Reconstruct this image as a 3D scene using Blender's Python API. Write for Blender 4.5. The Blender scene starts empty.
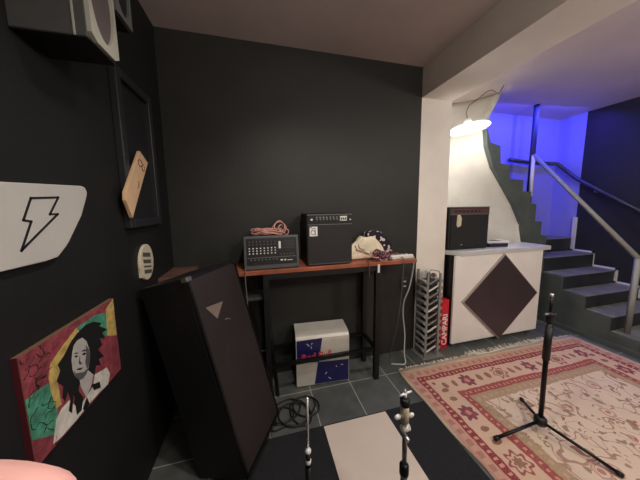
import bpy, bmesh, math, random
from mathutils import Vector, Matrix, Euler
random.seed(7)
PI = math.pi
SC = bpy.context.scene
COL = SC.collection

# ------------------------------------------------------------------ materials
def lin(c):
    return c / 12.92 if c <= 0.04045 else ((c + 0.055) / 1.055) ** 2.4
def rgb(r, g, b):
    return (lin(r / 255), lin(g / 255), lin(b / 255), 1)
def mat(name, col, rough=0.6, metal=0.0, var=0.0, vscale=8.0, bump=0.0, bscale=40.0, spec=0.5):
    m = bpy.data.materials.new(name); m.use_nodes = True
    nt = m.node_tree; b = nt.nodes['Principled BSDF']
    b.inputs['Base Color'].default_value = col
    b.inputs['Roughness'].default_value = rough
    b.inputs['Metallic'].default_value = metal
    b.inputs['Specular IOR Level'].default_value = spec
    tc = nt.nodes.new('ShaderNodeTexCoord')
    if var > 0:
        n = nt.nodes.new('ShaderNodeTexNoise'); n.inputs['Scale'].default_value = vscale; n.inputs['Detail'].default_value = 5
        nt.links.new(tc.outputs['Object'], n.inputs['Vector'])
        r = nt.nodes.new('ShaderNodeValToRGB')
        r.color_ramp.elements[0].position = 0.3; r.color_ramp.elements[1].position = 0.7
        r.color_ramp.elements[0].color = tuple(max(0, c * (1 - var)) for c in col[:3]) + (1,)
        r.color_ramp.elements[1].color = tuple(min(1, c * (1 + var)) for c in col[:3]) + (1,)
        nt.links.new(n.outputs['Fac'], r.inputs['Fac']); nt.links.new(r.outputs['Color'], b.inputs['Base Color'])
    if bump > 0:
        n = nt.nodes.new('ShaderNodeTexNoise'); n.inputs['Scale'].default_value = bscale; n.inputs['Detail'].default_value = 4
        nt.links.new(tc.outputs['Object'], n.inputs['Vector'])
        bp = nt.nodes.new('ShaderNodeBump'); bp.inputs['Strength'].default_value = bump; bp.inputs['Distance'].default_value = 0.01
        nt.links.new(n.outputs['Fac'], bp.inputs['Height']); nt.links.new(bp.outputs['Normal'], b.inputs['Normal'])
    return m
def emis(name, col, strength):
    m = bpy.data.materials.new(name); m.use_nodes = True
    b = m.node_tree.nodes['Principled BSDF']
    b.inputs['Base Color'].default_value = col
    b.inputs['Emission Color'].default_value = col; b.inputs['Emission Strength'].default_value = strength
    return m

class NG:
    """tiny expression helper over shader nodes"""
    def __init__(s, m):
        s.nt = m.node_tree
    def math(s, op, *a):
        n = s.nt.nodes.new('ShaderNodeMath'); n.operation = op
        for i, v in enumerate(a):
            if isinstance(v, (int, float)): n.inputs[i].default_value = v
            else: s.nt.links.new(v, n.inputs[i])
        return n.outputs[0]
    def lt(s, a, b): return s.math('LESS_THAN', a, b)
    def gt(s, a, b): return s.math('GREATER_THAN', a, b)
    def mul(s, a, b): return s.math('MULTIPLY', a, b)
    def add(s, a, b): return s.math('ADD', a, b)
    def sub(s, a, b): return s.math('SUBTRACT', a, b)
    def mix(s, f, a, b):
        n = s.nt.nodes.new('ShaderNodeMix'); n.data_type = 'RGBA'
        for sock, v in ((n.inputs[0], f), (n.inputs[6], a), (n.inputs[7], b)):
            if isinstance(v, (int, float, tuple)): sock.default_value = v
            else: s.nt.links.new(v, sock)
        return n.outputs[2]
    def noise(s, vec, scale, detail=2):
        n = s.nt.nodes.new('ShaderNodeTexNoise'); n.inputs['Scale'].default_value = scale; n.inputs['Detail'].default_value = detail
        s.nt.links.new(vec, n.inputs['Vector']); return n
    def voro(s, vec, scale):
        n = s.nt.nodes.new('ShaderNodeTexVoronoi'); n.inputs['Scale'].default_value = scale
        s.nt.links.new(vec, n.inputs['Vector']); return n

M = {}
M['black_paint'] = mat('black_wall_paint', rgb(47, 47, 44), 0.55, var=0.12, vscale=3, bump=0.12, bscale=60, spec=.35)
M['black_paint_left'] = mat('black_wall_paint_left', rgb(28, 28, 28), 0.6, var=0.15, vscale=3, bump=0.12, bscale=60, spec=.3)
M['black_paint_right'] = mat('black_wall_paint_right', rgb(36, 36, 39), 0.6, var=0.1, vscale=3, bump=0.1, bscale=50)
M['white_paint'] = mat('white_wall_paint', rgb(238, 230, 217), 0.6, var=0.05, vscale=4, bump=0.15, bscale=30)
M['plaster'] = mat('lime_plaster', rgb(222, 217, 207), 0.75, var=0.06, vscale=5, bump=0.5, bscale=14)
M['blue_lit_wall'] = mat('stairwell_blue_light_tint', rgb(150, 150, 226), 0.6)  # white wall; part of the blue stairwell light is put into this colour
M['ceiling'] = mat('ceiling_paint', rgb(206, 192, 186), 0.8, var=0.05, vscale=3, bump=0.2, bscale=25)
M['beam'] = mat('beam_paint', rgb(236, 226, 214), 0.7, var=0.04, vscale=4)
M['stair_grey'] = mat('grey_stair_paint', rgb(84, 92, 88), 0.55, var=0.18, vscale=6, bump=0.1)
M['riser_black'] = mat('dark_riser_paint', rgb(46, 48, 50), 0.5, var=0.2, vscale=6)
M['tread'] = mat('worn_tread_paint', rgb(128, 128, 120), 0.5, var=0.25, vscale=5)
M['trim_white'] = mat('white_bead', rgb(225, 225, 225), 0.5)
M['rail'] = mat('grey_rail_paint', rgb(150, 152, 148), 0.45)
M['pole_dark'] = mat('dark_pole_paint', rgb(40, 40, 60), 0.5)
M['black'] = mat('satin_black', rgb(15, 15, 16), 0.5)
M['black_metal'] = mat('black_metal', rgb(17, 17, 18), 0.4, 0.3)
M['black_vinyl'] = mat('black_vinyl', rgb(25, 25, 26), 0.55, bump=0.3, bscale=200)
M['amp_cloth'] = mat('amp_grille_cloth', rgb(46, 43, 43), 0.85, var=0.15, vscale=250)
M['grille'] = mat('perforated_grille', rgb(48, 40, 39), 0.5, 0.2, var=0.25, vscale=300)
M['grey_trim'] = mat('grey_trim', rgb(98, 100, 98), 0.45)
M['chrome'] = mat('chrome', rgb(225, 225, 226), 0.25, 0.75)
M['nickel'] = mat('bright_nickel', rgb(245, 244, 240), 0.3, 0.25)
M['steel_pale'] = mat('pale_steel', rgb(152, 152, 147), 0.4, 0.35)
M['steel'] = mat('dull_steel', rgb(140, 142, 142), 0.35, 0.9)
M['knob'] = mat('pale_knob', rgb(222, 222, 214), 0.4)
M['knob_dim'] = mat('dim_knob', rgb(110, 110, 108), 0.4)
M['wood_red'] = mat('red_brown_wood', rgb(158, 88, 62), 0.4, var=0.25, vscale=9)
M['white_plastic'] = mat('white_plastic', rgb(226, 222, 214), 0.4)
M['cable_white'] = mat('white_cable', rgb(190, 190, 186), 0.5)
M['cable_black'] = mat('black_cable', rgb(26, 27, 27), 0.45)
M['cable_grey'] = mat('grey_cable', rgb(90, 90, 88), 0.5)
M['cable_pink'] = mat('pink_cable', rgb(206, 150, 138), 0.5, var=0.2, vscale=30)
M['cable_purple'] = mat('purple_cable', rgb(84, 48, 72), 0.4, var=0.3, vscale=40)
M['cream_cloth'] = mat('cream_canvas', rgb(240, 226, 196), 0.9, var=0.06, vscale=12, bump=0.3, bscale=60)
M['silver'] = mat('silver_paint', rgb(205, 200, 188), 0.4, 0.15, var=0.06, vscale=9)
M['navy'] = mat('navy_blue_vinyl', rgb(26, 26, 84), 0.4, var=0.15, vscale=9)
M['red_print'] = mat('red_print', rgb(214, 58, 56), 0.5)
M['red_tin'] = mat('red_tin', rgb(205, 26, 44), 0.35, var=0.08, vscale=8)
M['white_print'] = mat('white_print', rgb(240, 236, 230), 0.5)
M['counter_white'] = mat('counter_white', rgb(246, 240, 231), 0.45, var=0.03, vscale=5)
M['counter_top'] = mat('counter_top_grey', rgb(205, 205, 200), 0.35, var=0.05, vscale=6)
M['diamond'] = mat('dark_brown_panel', rgb(66, 54, 56), 0.4, var=0.12, vscale=6)
M['diamond_edge'] = mat('pale_panel_edge', rgb(170, 160, 150), 0.4)
M['board'] = mat('beige_board', rgb(222, 206, 188), 0.7, var=0.05, vscale=3, bump=0.05)
M['mat'] = mat('black_felt_mat', rgb(30, 31, 32), 0.95, var=0.25, vscale=90, bump=0.2, bscale=200)
M['canvas_side'] = mat('canvas_side', rgb(120, 88, 66), 0.8)
M['canvas_dark'] = mat('canvas_left_side', rgb(84, 20, 30), 0.7)
M['p_red'] = mat('red_oil_paint', rgb(136, 62, 69), 0.5, var=0.35, vscale=40, bump=0.4, bscale=60)
M['p_green'] = mat('green_oil_paint', rgb(72, 140, 112), 0.5, var=0.4, vscale=40, bump=0.4, bscale=60)
M['p_yellow'] = mat('yellow_oil_paint', rgb(186, 160, 92), 0.5, var=0.3, vscale=40, bump=0.4, bscale=60)
M['p_black'] = mat('black_oil_paint', rgb(20, 20, 20), 0.6)
M['p_skin'] = mat('grey_oil_paint', rgb(176, 172, 166), 0.6, var=0.12, vscale=30)
M['p_shade'] = mat('dark_grey_oil_paint', rgb(84, 82, 80), 0.6)
M['p_shirt'] = mat('pale_oil_paint', rgb(205, 200, 188), 0.6, var=0.25, vscale=30)
M['sign_white'] = mat('grey_white_board', rgb(184, 180, 172), 0.5, var=0.05, vscale=6)
M['ink'] = mat('black_ink', rgb(24, 24, 30), 0.5)
M['plaque_wood'] = mat('pale_wood', rgb(214, 178, 140), 0.55, var=0.08, vscale=12)
M['brown_ink'] = mat('brown_ink', rgb(120, 72, 50), 0.6)
M['oval_white'] = mat('cream_plaque', rgb(212, 200, 172), 0.5)
M['box_grey'] = mat('grey_box_paint', rgb(74, 75, 73), 0.6, var=0.08, vscale=20)
M['box_pale'] = mat('pale_frame_paint', rgb(172, 170, 156), 0.4)
M['box_inside'] = mat('box_inside', rgb(92, 82, 80), 0.7)
M['rug_fringe'] = mat('rug_fringe', rgb(246, 238, 222), 0.95)
M['rug_side'] = mat('rug_binding', rgb(205, 180, 150), 0.95)
M['bulb'] = emis('bulb_glow', (1, .97, .9, 1), 30)
M['shade_white'] = mat('lamp_glass', rgb(245, 244, 238), 0.35)
_nt = M['shade_white'].node_tree; _tr = _nt.nodes.new('ShaderNodeBsdfTranslucent'); _mx = _nt.nodes.new('ShaderNodeMixShader')
_tr.inputs[0].default_value = rgb(240, 244, 246); _mx.inputs[0].default_value = .55
_nt.links.new(_nt.nodes['Principled BSDF'].outputs[0], _mx.inputs[1]); _nt.links.new(_tr.outputs[0], _mx.inputs[2])
_nt.links.new(_mx.outputs[0], _nt.nodes['Material Output'].inputs[0])
M['skin'] = mat('skin', rgb(224, 168, 158), 0.5, var=0.05, vscale=60)
M['skin'].node_tree.nodes['Principled BSDF'].inputs['Subsurface Weight'].default_value = 0.1
M['skin'].node_tree.nodes['Principled BSDF'].inputs['Subsurface Radius'].default_value = (.01, .004, .002)
M['nail'] = mat('nail', rgb(232, 186, 178), 0.35)
M['sleeve'] = mat('dark_sleeve', rgb(40, 42, 48), 0.9)
M['reflection_brown'] = mat('grille_reflection_brown', rgb(120, 104, 92), 0.7)
M['brown_strip'] = mat('brown_control_strip', rgb(92, 62, 62), 0.45)
M['magazine_dark'] = mat('magazine_dark', rgb(40, 42, 46), 0.4)

# patterned cloth
m = mat('black_white_cloth', rgb(30, 26, 32), 0.9); M['pattern'] = m
g = NG(m); tc = m.node_tree.nodes.new('ShaderNodeTexCoord')
v = g.voro(tc.outputs['Object'], 26)
n2 = g.noise(tc.outputs['Object'], 22, 1)
f = g.gt(n2.outputs['Fac'], 0.56)
m.node_tree.links.new(g.mix(f, rgb(34, 28, 38), rgb(226, 206, 206)), m.node_tree.nodes['Principled BSDF'].inputs['Base Color'])

# slate tiles: 0.34 m, pale grout
m = mat('slate_tiles', rgb(60, 66, 64), 0.45); M['tiles'] = m
g = NG(m); nt = m.node_tree; tc = nt.nodes.new('ShaderNodeTexCoord')
sx = nt.nodes.new('ShaderNodeSeparateXYZ'); nt.links.new(tc.outputs['Object'], sx.inputs[0])
u = g.math('DIVIDE', g.sub(sx.outputs[0], 0.702), 0.343); w = g.math('DIVIDE', g.sub(sx.outputs[1], 1.768), 0.343)
fu = g.math('ABSOLUTE', g.sub(g.math('FRACT', g.add(u, 100.5)), 0.5)); fw = g.math('ABSOLUTE', g.sub(g.math('FRACT', g.add(w, 100.5)), 0.5))
gr = g.lt(g.math('MINIMUM', fu, fw), 0.010)
comb = nt.nodes.new('ShaderNodeCombineXYZ')
nt.links.new(g.math('FLOOR', g.add(u, 100)), comb.inputs[0]); nt.links.new(g.math('FLOOR', g.add(w, 100)), comb.inputs[1])
wn = nt.nodes.new('ShaderNodeTexWhiteNoise'); nt.links.new(comb.outputs[0], wn.inputs['Vector'])
n1 = g.noise(tc.outputs['Object'], 9, 8)
val = g.add(g.mul(n1.outputs['Fac'], 0.8), g.mul(wn.outputs['Value'], 0.25))
tilec = g.mix(val, rgb(52, 56, 54), rgb(112, 115, 110))
cc = g.mix(gr, tilec, rgb(168, 170, 164))
b = nt.nodes['Principled BSDF']; nt.links.new(cc, b.inputs['Base Color'])
bp = nt.nodes.new('ShaderNodeBump'); bp.inputs['Strength'].default_value = .35; bp.inputs['Distance'].default_value = .01
nt.links.new(g.sub(n1.outputs['Fac'], gr), bp.inputs['Height']); nt.links.new(bp.outputs['Normal'], b.inputs['Normal'])

# persian rug: origin of the object is the far left corner
RUG_W, RUG_L = 2.22, 2.9
m = mat('persian_rug_pile', rgb(190, 150, 130), 0.95, spec=0.1); M['rug'] = m
g = NG(m); nt = m.node_tree; tc = nt.nodes.new('ShaderNodeTexCoord')
wob = g.noise(tc.outputs['Object'], 14, 2)
vm = nt.nodes.new('ShaderNodeVectorMath'); vm.operation = 'MULTIPLY_ADD'
nt.links.new(wob.outputs['Color'], vm.inputs[0]); vm.inputs[1].default_value = (.030, .030, 0); nt.links.new(tc.outputs['Object'], vm.inputs[2])
P = vm.outputs[0]
wl = g.noise(tc.outputs['Object'], 17, 1)
vl = nt.nodes.new('ShaderNodeVectorMath'); vl.operation = 'MULTIPLY_ADD'
nt.links.new(wl.outputs['Color'], vl.inputs[0]); vl.inputs[1].default_value = (.10, .10, 0); nt.links.new(P, vl.inputs[2])
PL = vl.outputs[0]
sx = nt.nodes.new('ShaderNodeSeparateXYZ'); nt.links.new(P, sx.inputs[0])
x = sx.outputs[0]; y = g.mul(sx.outputs[1], -1)
dL = x; dR = g.sub(RUG_W, x); dT = y; dB = g.sub(RUG_L, y)
dX = g.math('MINIMUM', dL, dR); dY = g.math('MINIMUM', dT, dB)
d = g.math('MINIMUM', dX, dY)
side = g.lt(dX, dY)
s = g.add(g.mul(side, y), g.mul(g.sub(1, side), x))
fine = g.noise(tc.outputs['Object'], 160, 2).outputs['Fac']
big = g.noise(tc.outputs['Object'], 3.5, 3).outputs['Fac']
beige, cream = rgb(204, 166, 142), rgb(226, 206, 182)
red, dred, pink = rgb(140, 52, 58), rgb(122, 40, 52), rgb(196, 128, 116)
olive, purp, brown = rgb(146, 128, 96), rgb(132, 64, 80), rgb(150, 92, 80)
# field
field = g.mix(big, rgb(214, 188, 160), rgb(232, 214, 190))
pv = g.noise(P, 3.6, 1).outputs['Fac']
vine = g.lt(g.math('ABSOLUTE', g.sub(pv, 0.47)), 0.0085)
pv2 = g.noise(P, 7.5, 0.5).outputs['Fac']
vine2 = g.lt(g.math('ABSOLUTE', g.sub(pv2, 0.56)), 0.010)
field = g.mix(g.mul(g.math('MAXIMUM', vine, vine2), .7), field, rgb(150, 100, 84))
for sc_, th_, off_ in ((14.0, .28, 0), (21.0, .25, 1)):
    v1 = g.voro(PL, sc_); lf = g.mul(g.lt(v1.outputs['Distance'], th_), .85)
    lc = nt.nodes.new('ShaderNodeSeparateColor'); nt.links.new(v1.outputs['Color'], lc.inputs[0])
    leafcol = g.mix(g.gt(lc.outputs[0], .45), rgb(150, 88, 76), rgb(142, 122, 92))
    field = g.mix(g.mul(lf, g.gt(lc.outputs[1], .35)), field, leafcol)
v2 = g.voro(P, 4.6)
ring = g.mul(g.lt(v2.outputs['Distance'], 0.20), g.gt(v2.outputs['Distance'], 0.15))
field = g.mix(g.mul(ring, .6), field, rgb(176, 108, 98))
field = g.mix(g.mul(g.lt(v2.outputs['Distance'], 0.08), .8), field, rgb(176, 96, 90))
# wide border
q = g.sub(g.math('FRACT', g.add(g.math('DIVIDE', g.sub(s, .51), .35), 100.5)), .5); q = g.mul(q, .35)
dd = g.sub(d, .245)
ang = g.math('ARCTAN2', dd, q); rr = g.math('SQRT', g.add(g.mul(q, q), g.mul(dd, dd)))
petal = g.mul(g.add(1, g.mul(.18, g.math('SINE', g.mul(ang, 7)))), .056)
wide = g.mix(big, rgb(212, 174, 148), rgb(224, 194, 166))
alt = g.gt(g.math('FRACT', g.add(g.math('DIVIDE', g.sub(s, .51 + .175), .70), 100)), .5)
flower = g.lt(rr, petal)
hollow = g.mul(g.lt(rr, g.mul(petal, 1.15)), g.gt(rr, g.mul(petal, .88)))
wide = g.mix(g.mul(flower, alt), wide, purp)
wide = g.mix(g.mul(g.lt(rr, g.mul(petal, .4)), alt), wide, rgb(206, 140, 120))
wide = g.mix(g.mul(hollow, g.sub(1, alt)), wide, rgb(156, 84, 78))
wide = g.mix(g.mul(g.lt(rr, g.mul(petal, .6)), g.sub(1, alt)), wide, rgb(150, 110, 90))
q2 = g.mul(g.sub(g.math('FRACT', g.add(g.math('DIVIDE', g.sub(s, .51), .35), 100.0)), .5), .35)
q2 = g.sub(g.math('ABSOLUTE', q2), .045)
r2 = g.math('SQRT', g.add(g.mul(q2, q2), g.mul(g.mul(dd, dd), .45)))
wide = g.mix(g.lt(r2, .022), wide, rgb(150, 104, 84))
# dotted red stripes
dots = g.lt(g.math('FRACT', g.add(g.math('DIVIDE', s, .042), 50)), .38)
stripe1 = g.mix(g.mul(dots, g.lt(g.math('ABSOLUTE', g.sub(d, .135)), .013)), red, rgb(214, 156, 136))
stripe2 = g.mix(g.mul(dots, g.lt(g.math('ABSOLUTE', g.sub(d, .36)), .010)), rgb(162, 76, 74), rgb(206, 150, 130))
outer = g.mix(g.mul(.55, g.mul(g.lt(g.math('FRACT', g.add(g.math('DIVIDE', s, .075), 50)), .5), g.lt(g.math('ABSOLUTE', g.sub(d, .07)), .02))), rgb(206, 158, 138), brown)
pale = g.mix(g.gt(fine, .55), rgb(186, 160, 126), olive)
pale = g.mix(g.mul(g.lt(g.math('FRACT', g.add(g.math('DIVIDE', s, .06), 50)), .45), g.lt(g.math('ABSOLUTE', g.sub(d, .425)), .012)), pale, rgb(200, 160, 136))
c = g.mix(g.gt(d, .028), cream, outer)
c = g.mix(g.gt(d, .108), c, stripe1)
c = g.mix(g.gt(d, .162), c, wide)
c = g.mix(g.gt(d, .328), c, stripe2)
c = g.mix(g.gt(d, .388), c, pale)
c = g.mix(g.gt(d, .460), c, field)
c = g.mix(g.math('MAXIMUM', 0, g.mul(g.sub(fine, .42), 1.1)), c, rgb(196, 168, 148))
c = g.mix(g.math('MAXIMUM', 0, g.mul(g.sub(.45, fine), 1.2)), c, rgb(120, 84, 76))
nt.links.new(c, nt.nodes['Principled BSDF'].inputs['Base Color'])

# ------------------------------------------------------------------ geometry helpers
class MB:
    def __init__(s): s.bm = bmesh.new()
    def _mat(s, faces, mi):
        for f in faces: f.material_index = mi
    def box(s, x0, x1, y0, y1, z0, z1, mi=0, rot=None, piv=None):
        vs = [s.bm.verts.new((x, y, z)) for x in (x0, x1) for y in (y0, y1) for z in (z0, z1)]
        idx = [(0, 1, 3, 2), (4, 6, 7, 5), (0, 4, 5, 1), (2, 3, 7, 6), (0, 2, 6, 4), (1, 5, 7, 3)]
        fs = [s.bm.faces.new([vs[i] for i in f]) for f in idx]
        s._mat(fs, mi)
        if rot is not None:
            c = Vector(piv) if piv else Vector(((x0 + x1) / 2, (y0 + y1) / 2, (z0 + z1) / 2))
            for v in vs: v.co = c + rot @ (v.co - c)
        return s
    def tube(s, pts, r, seg=10, mi=0, closed=False, cap=True):
        pts = [Vector(p) for p in pts]; n = len(pts); rings = []
        rs = r if isinstance(r, (list, tuple)) else [r] * n
        prev = None
        for i, p in enumerate(pts):
            a = pts[(i - 1) % n] if (closed or i > 0) else p
            b = pts[(i + 1) % n] if (closed or i < n - 1) else p
            t = (b - a).normalized() if (b - a).length > 1e-9 else Vector((0, 0, 1))
            if prev is None:
                up = Vector((0, 0, 1)) if abs(t.z) < .9 else Vector((1, 0, 0))
                u = t.cross(up).normalized()
            else:
                u = (prev - t * prev.dot(t))
                u = u.normalized() if u.length > 1e-6 else t.orthogonal().normalized()
            prev = u; w = t.cross(u)
            rings.append([s.bm.verts.new(p + (u * math.cos(2 * PI * k / seg) + w * math.sin(2 * PI * k / seg)) * rs[i]) for k in range(seg)])
        fs = []
        for i in range(n if closed else n - 1):
            A, B = rings[i], rings[(i + 1) % n]
            for k in range(seg):
                fs.append(s.bm.faces.new((A[k], A[(k + 1) % seg], B[(k + 1) % seg], B[k])))
        if cap and not closed:
            fs.append(s.bm.faces.new(rings[0][::-1])); fs.append(s.bm.faces.new(rings[-1]))
        for f in fs: f.smooth = True
        s._mat(fs, mi); return s
    def rod(s, a, b, r0, r1=None, seg=14, mi=0):
        return s.tube([a, b], [r0, r0 if r1 is None else r1], seg, mi)
    def prism(s, pts, fn, d0, d1, mi=0):
        """pts 2-D outline; fn(u,v,d)->xyz; extruded from d0 to d1"""
        A = [s.bm.verts.new(fn(u, v, d0)) for u, v in pts]; B = [s.bm.verts.new(fn(u, v, d1)) for u, v in pts]
        n = len(pts)
        fs = [s.bm.faces.new(A), s.bm.faces.new(B[::-1])]
        for i in range(n): fs.append(s.bm.faces.new((A[i], B[i], B[(i + 1) % n], A[(i + 1) % n])))
        s._mat(fs, mi); return s
    def lathe(s, prof, centre, axis=(0, 0, 1), seg=24, mi=0, cap=True):
        ax = Vector(axis).normalized(); u = ax.orthogonal().normalized(); w = ax.cross(u); c = Vector(centre)
        rings = [[s.bm.verts.new(c + ax * h + (u * math.cos(2 * PI * k / seg) + w * math.sin(2 * PI * k / seg)) * max(r, 1e-4)) for k in range(seg)] for r, h in prof]
        fs = []
        for A, B in zip(rings, rings[1:]):
            for k in range(seg): fs.append(s.bm.faces.new((A[k], A[(k + 1) % seg], B[(k + 1) % seg], B[k])))
        for f in fs: f.smooth = True
        if cap:
            fs.append(s.bm.faces.new(rings[0][::-1])); fs.append(s.bm.faces.new(rings[-1]))
        s._mat(fs, mi); return s
    def ball(s, c, r, mi=0, sc=(1, 1, 1), u=16, v=10):
        ret = bmesh.ops.create_uvsphere(s.bm, u_segments=u, v_segments=v, radius=r)
        for vt in ret['verts']: vt.co = Vector((vt.co.x * sc[0], vt.co.y * sc[1], vt.co.z * sc[2])) + Vector(c)
        fs = {f for vt in ret['verts'] for f in vt.link_faces}
        for f in fs: f.smooth = True
        s._mat(fs, mi); return s
    def build(s, name, mats, parent=None, bevel=0.0, local=False, sub=0, kind=None):
        bmesh.ops.recalc_face_normals(s.bm, faces=s.bm.faces)
        me = bpy.data.meshes.new(name)
        org = Vector((0, 0, 0))
        if not local:
            if parent is None:
                xs = [v.co for v in s.bm.verts]
                org = Vector((sum(c.x for c in xs) / len(xs), sum(c.y for c in xs) / len(xs), min(c.z for c in xs)))
            else:
                p = parent
                while p is not None: org += p.location; p = p.parent
            for v in s.bm.verts: v.co -= org
        s.bm.to_mesh(me); s.bm.free()
        for mm in (mats if isinstance(mats, (list, tuple)) else [mats]): me.materials.append(mm)
        o = bpy.data.objects.new(name, me); COL.objects.link(o)
        if parent is not None: o.parent = parent
        elif not local: o.location = org
        if bevel:
            bv = o.modifiers.new('bevel', 'BEVEL'); bv.width = bevel; bv.segments = 2; bv.limit_method = 'ANGLE'
        if sub:
            sb = o.modifiers.new('sub', 'SUBSURF'); sb.levels = sub; sb.render_levels = sub
        if kind: o['kind'] = kind
        return o

def tag(o, label, cat, group=None):
    o['label'] = label; o['category'] = cat
    if group: o['group'] = group
    return o
def thing(name, label, cat, loc, rot=None, group=None):
    o = bpy.data.objects.new(name, None); COL.objects.link(o); o.location = loc; o.empty_display_size = .1
    if rot is not None: o.rotation_euler = rot
    return tag(o, label, cat, group)
def text_mesh(txt, size, bold=0.0, depth=0.0008):
    """returns list of verts and faces of a filled text centred on the origin in XY, one unit = metre"""
    cu = bpy.data.curves.new('t', 'FONT'); cu.body = txt; cu.size = size; cu.align_x = 'CENTER'; cu.align_y = 'CENTER'
    cu.extrude = depth; cu.offset = bold
    o = bpy.data.objects.new('t', cu); COL.objects.link(o)
    dg = bpy.context.evaluated_depsgraph_get(); dg.update()
    me = bpy.data.meshes.new_from_object(o.evaluated_get(dg))
    bpy.data.objects.remove(o); bpy.data.curves.remove(cu)
    return me
def add_text(txt, size, fn, name, material, parent, org, bold=0.0, sxy=(1, 1)):
    me = text_mesh(txt, size, bold)
    for v in me.vertices: v.co = Vector(fn(v.co.x * sxy[0], v.co.y * sxy[1], v.co.z)) - Vector(org)
    me.materials.clear(); me.materials.append(material); me.name = name
    o = bpy.data.objects.new(name, me); COL.objects.link(o); o.parent = parent
    return o

# ------------------------------------------------------------------ the setting
CEIL, BM = 2.765, 2.50
LX, RX, BY, FY, SY = -0.655, 4.5, 2.05, -2.6, 2.77
def st(mb, name, m, **k): return mb.build(name, m, kind='structure', **k)
fl = MB().box(LX - .1, RX + .1, FY - .1, SY + .1, -.1, 0)
bmf = fl.build('floor', M['tiles'], local=True, kind='structure')
st(MB().box(LX - .1, RX + .1, FY - .1, SY + .1, CEIL, CEIL + .1), 'ceiling', M['ceiling'])
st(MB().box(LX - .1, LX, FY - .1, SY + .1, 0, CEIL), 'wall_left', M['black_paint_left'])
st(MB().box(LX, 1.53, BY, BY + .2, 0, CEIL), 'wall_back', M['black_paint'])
st(MB().box(1.53, 1.87, BY, BY + .2, 0, CEIL), 'wall_column', M['white_paint'])
st(MB().box(1.53, 1.87, FY, BY, BM, CEIL), 'trim_1', M['beam'])
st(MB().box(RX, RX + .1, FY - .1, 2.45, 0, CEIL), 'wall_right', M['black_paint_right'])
st(MB().box(RX, RX + .1, 2.45, SY + .1, 0, CEIL), 'wall_stairwell_right', M['blue_lit_wall'])
st(MB().box(1.6, RX, SY, SY + .1, 0, CEIL), 'wall_stairwell_back', M['blue_lit_wall'])
st(MB().box(LX, RX, FY - .1, FY, 0, CEIL), 'wall_front', M['ceiling'])

# curved white wall under the stair: right outline follows the stair's underside
SP = 2.25
outline = [(3.30, 0.0), (3.27, 1.0), (3.201, 1.241), (3.043, 1.49), (2.847, 1.728), (2.677, 1.932), (2.569, 2.163), (2.54, 2.335), (2.57, 2.477), (2.651, 2.612), (2.72, CEIL)]
def xr(z):
    for (xa, za), (xb, zb) in zip(outline, outline[1:]):
        if za <= z <= zb: return xa + (xb - xa) * (z - za) / (zb - za)
    return outline[-1][0]
mb = MB(); NU, NV = 44, 44; gridv = []
for j in range(NV + 1):
    z = CEIL * j / NV; row = []
    for i in range(NU + 1):
        u = i / NU; X = 1.872 + (xr(z) - 1.872) * u
        bulge = .41 * max(0, math.sin(PI * u ** 1.05)) ** .62
        row.append((X, SP + .01 + bulge, z))
    gridv.append(row)
vf = [[mb.bm.verts.new(p) for p in r] for r in gridv]
vb = [[mb.bm.verts.new((p[0], p[1] + .05, p[2])) for p in r] for r in gridv]
for j in range(NV):
    for i in range(NU):
        f = mb.bm.faces.new((vf[j][i], vf[j][i + 1], vf[j + 1][i + 1], vf[j + 1][i])); f.smooth = True
        f = mb.bm.faces.new((vb[j][i], vb[j + 1][i], vb[j + 1][i + 1], vb[j][i + 1])); f.smooth = True
    mb.bm.faces.new((vf[j][NU], vb[j][NU], vb[j + 1][NU], vf[j + 1][NU]))
    mb.bm.faces.new((vf[j][0], vf[j + 1][0], vb[j + 1][0], vb[j][0]))
for i in range(NU):
    mb.bm.faces.new((vf[0][i], vb[0][i], vb[0][i + 1], vf[0][i + 1]))
    mb.bm.faces.new((vf[NV][i], vf[NV][i + 1], vb[NV][i + 1], vb[NV][i]))
st(mb, 'wall_curved', M['plaster'])

# white bead stepping down the right wall
zz = [(2.45, 1.0), (2.45, .822), (2.215, .822), (2.215, .640), (1.975, .640), (1.975, .472), (1.755, .472), (1.755, .322), (1.54, .322)]
mb = MB()
for (ya, za), (yb, zb) in zip(zz, zz[1:]):
    mb.box(RX - .022, RX, min(ya, yb) - .011, max(ya, yb) + .011, min(za, zb) - .008, max(za, zb) + .014)
st(mb, 'trim_2', M['trim_white'])
st(MB().box(RX - .02, RX, 2.43, 2.475, .83, 1.30), 'trim_3', M['trim_white'])
# low plinth along the stair foot
st(MB().box(3.50, 3.548, 1.2, 2.2, 0, .05), 'baseboard_right', M['stair_grey'])

# ------------------------------------------------------------------ staircase
t = thing('staircase', 'dark grey winding staircase rising along the right wall into the blue stairwell', 'stairs', (4.0, 1.8, 0))
XS = 3.55
nose = [1.335, 1.55, 1.765, 1.985, 2.205, 2.47]; zs = [.16, .315, .465, .632, .812, 1.0]
for i in range(6):
    y0 = nose[i]; y1 = nose[i + 1] if i < 5 else SY - .008
    z0 = 0
    mb = MB().box(XS, RX - .004, y0, y1, 0 if i == 0 else zs[i] - .18, zs[i] - .012, 0)
    r = mb.build('riser', M['riser_black'], t)
    mb = MB().box(XS, RX - .004, y0 - .012, y1, zs[i] - .012, zs[i], 0)
    mb.build('tread', M['tread'], t, bevel=.004)
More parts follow.
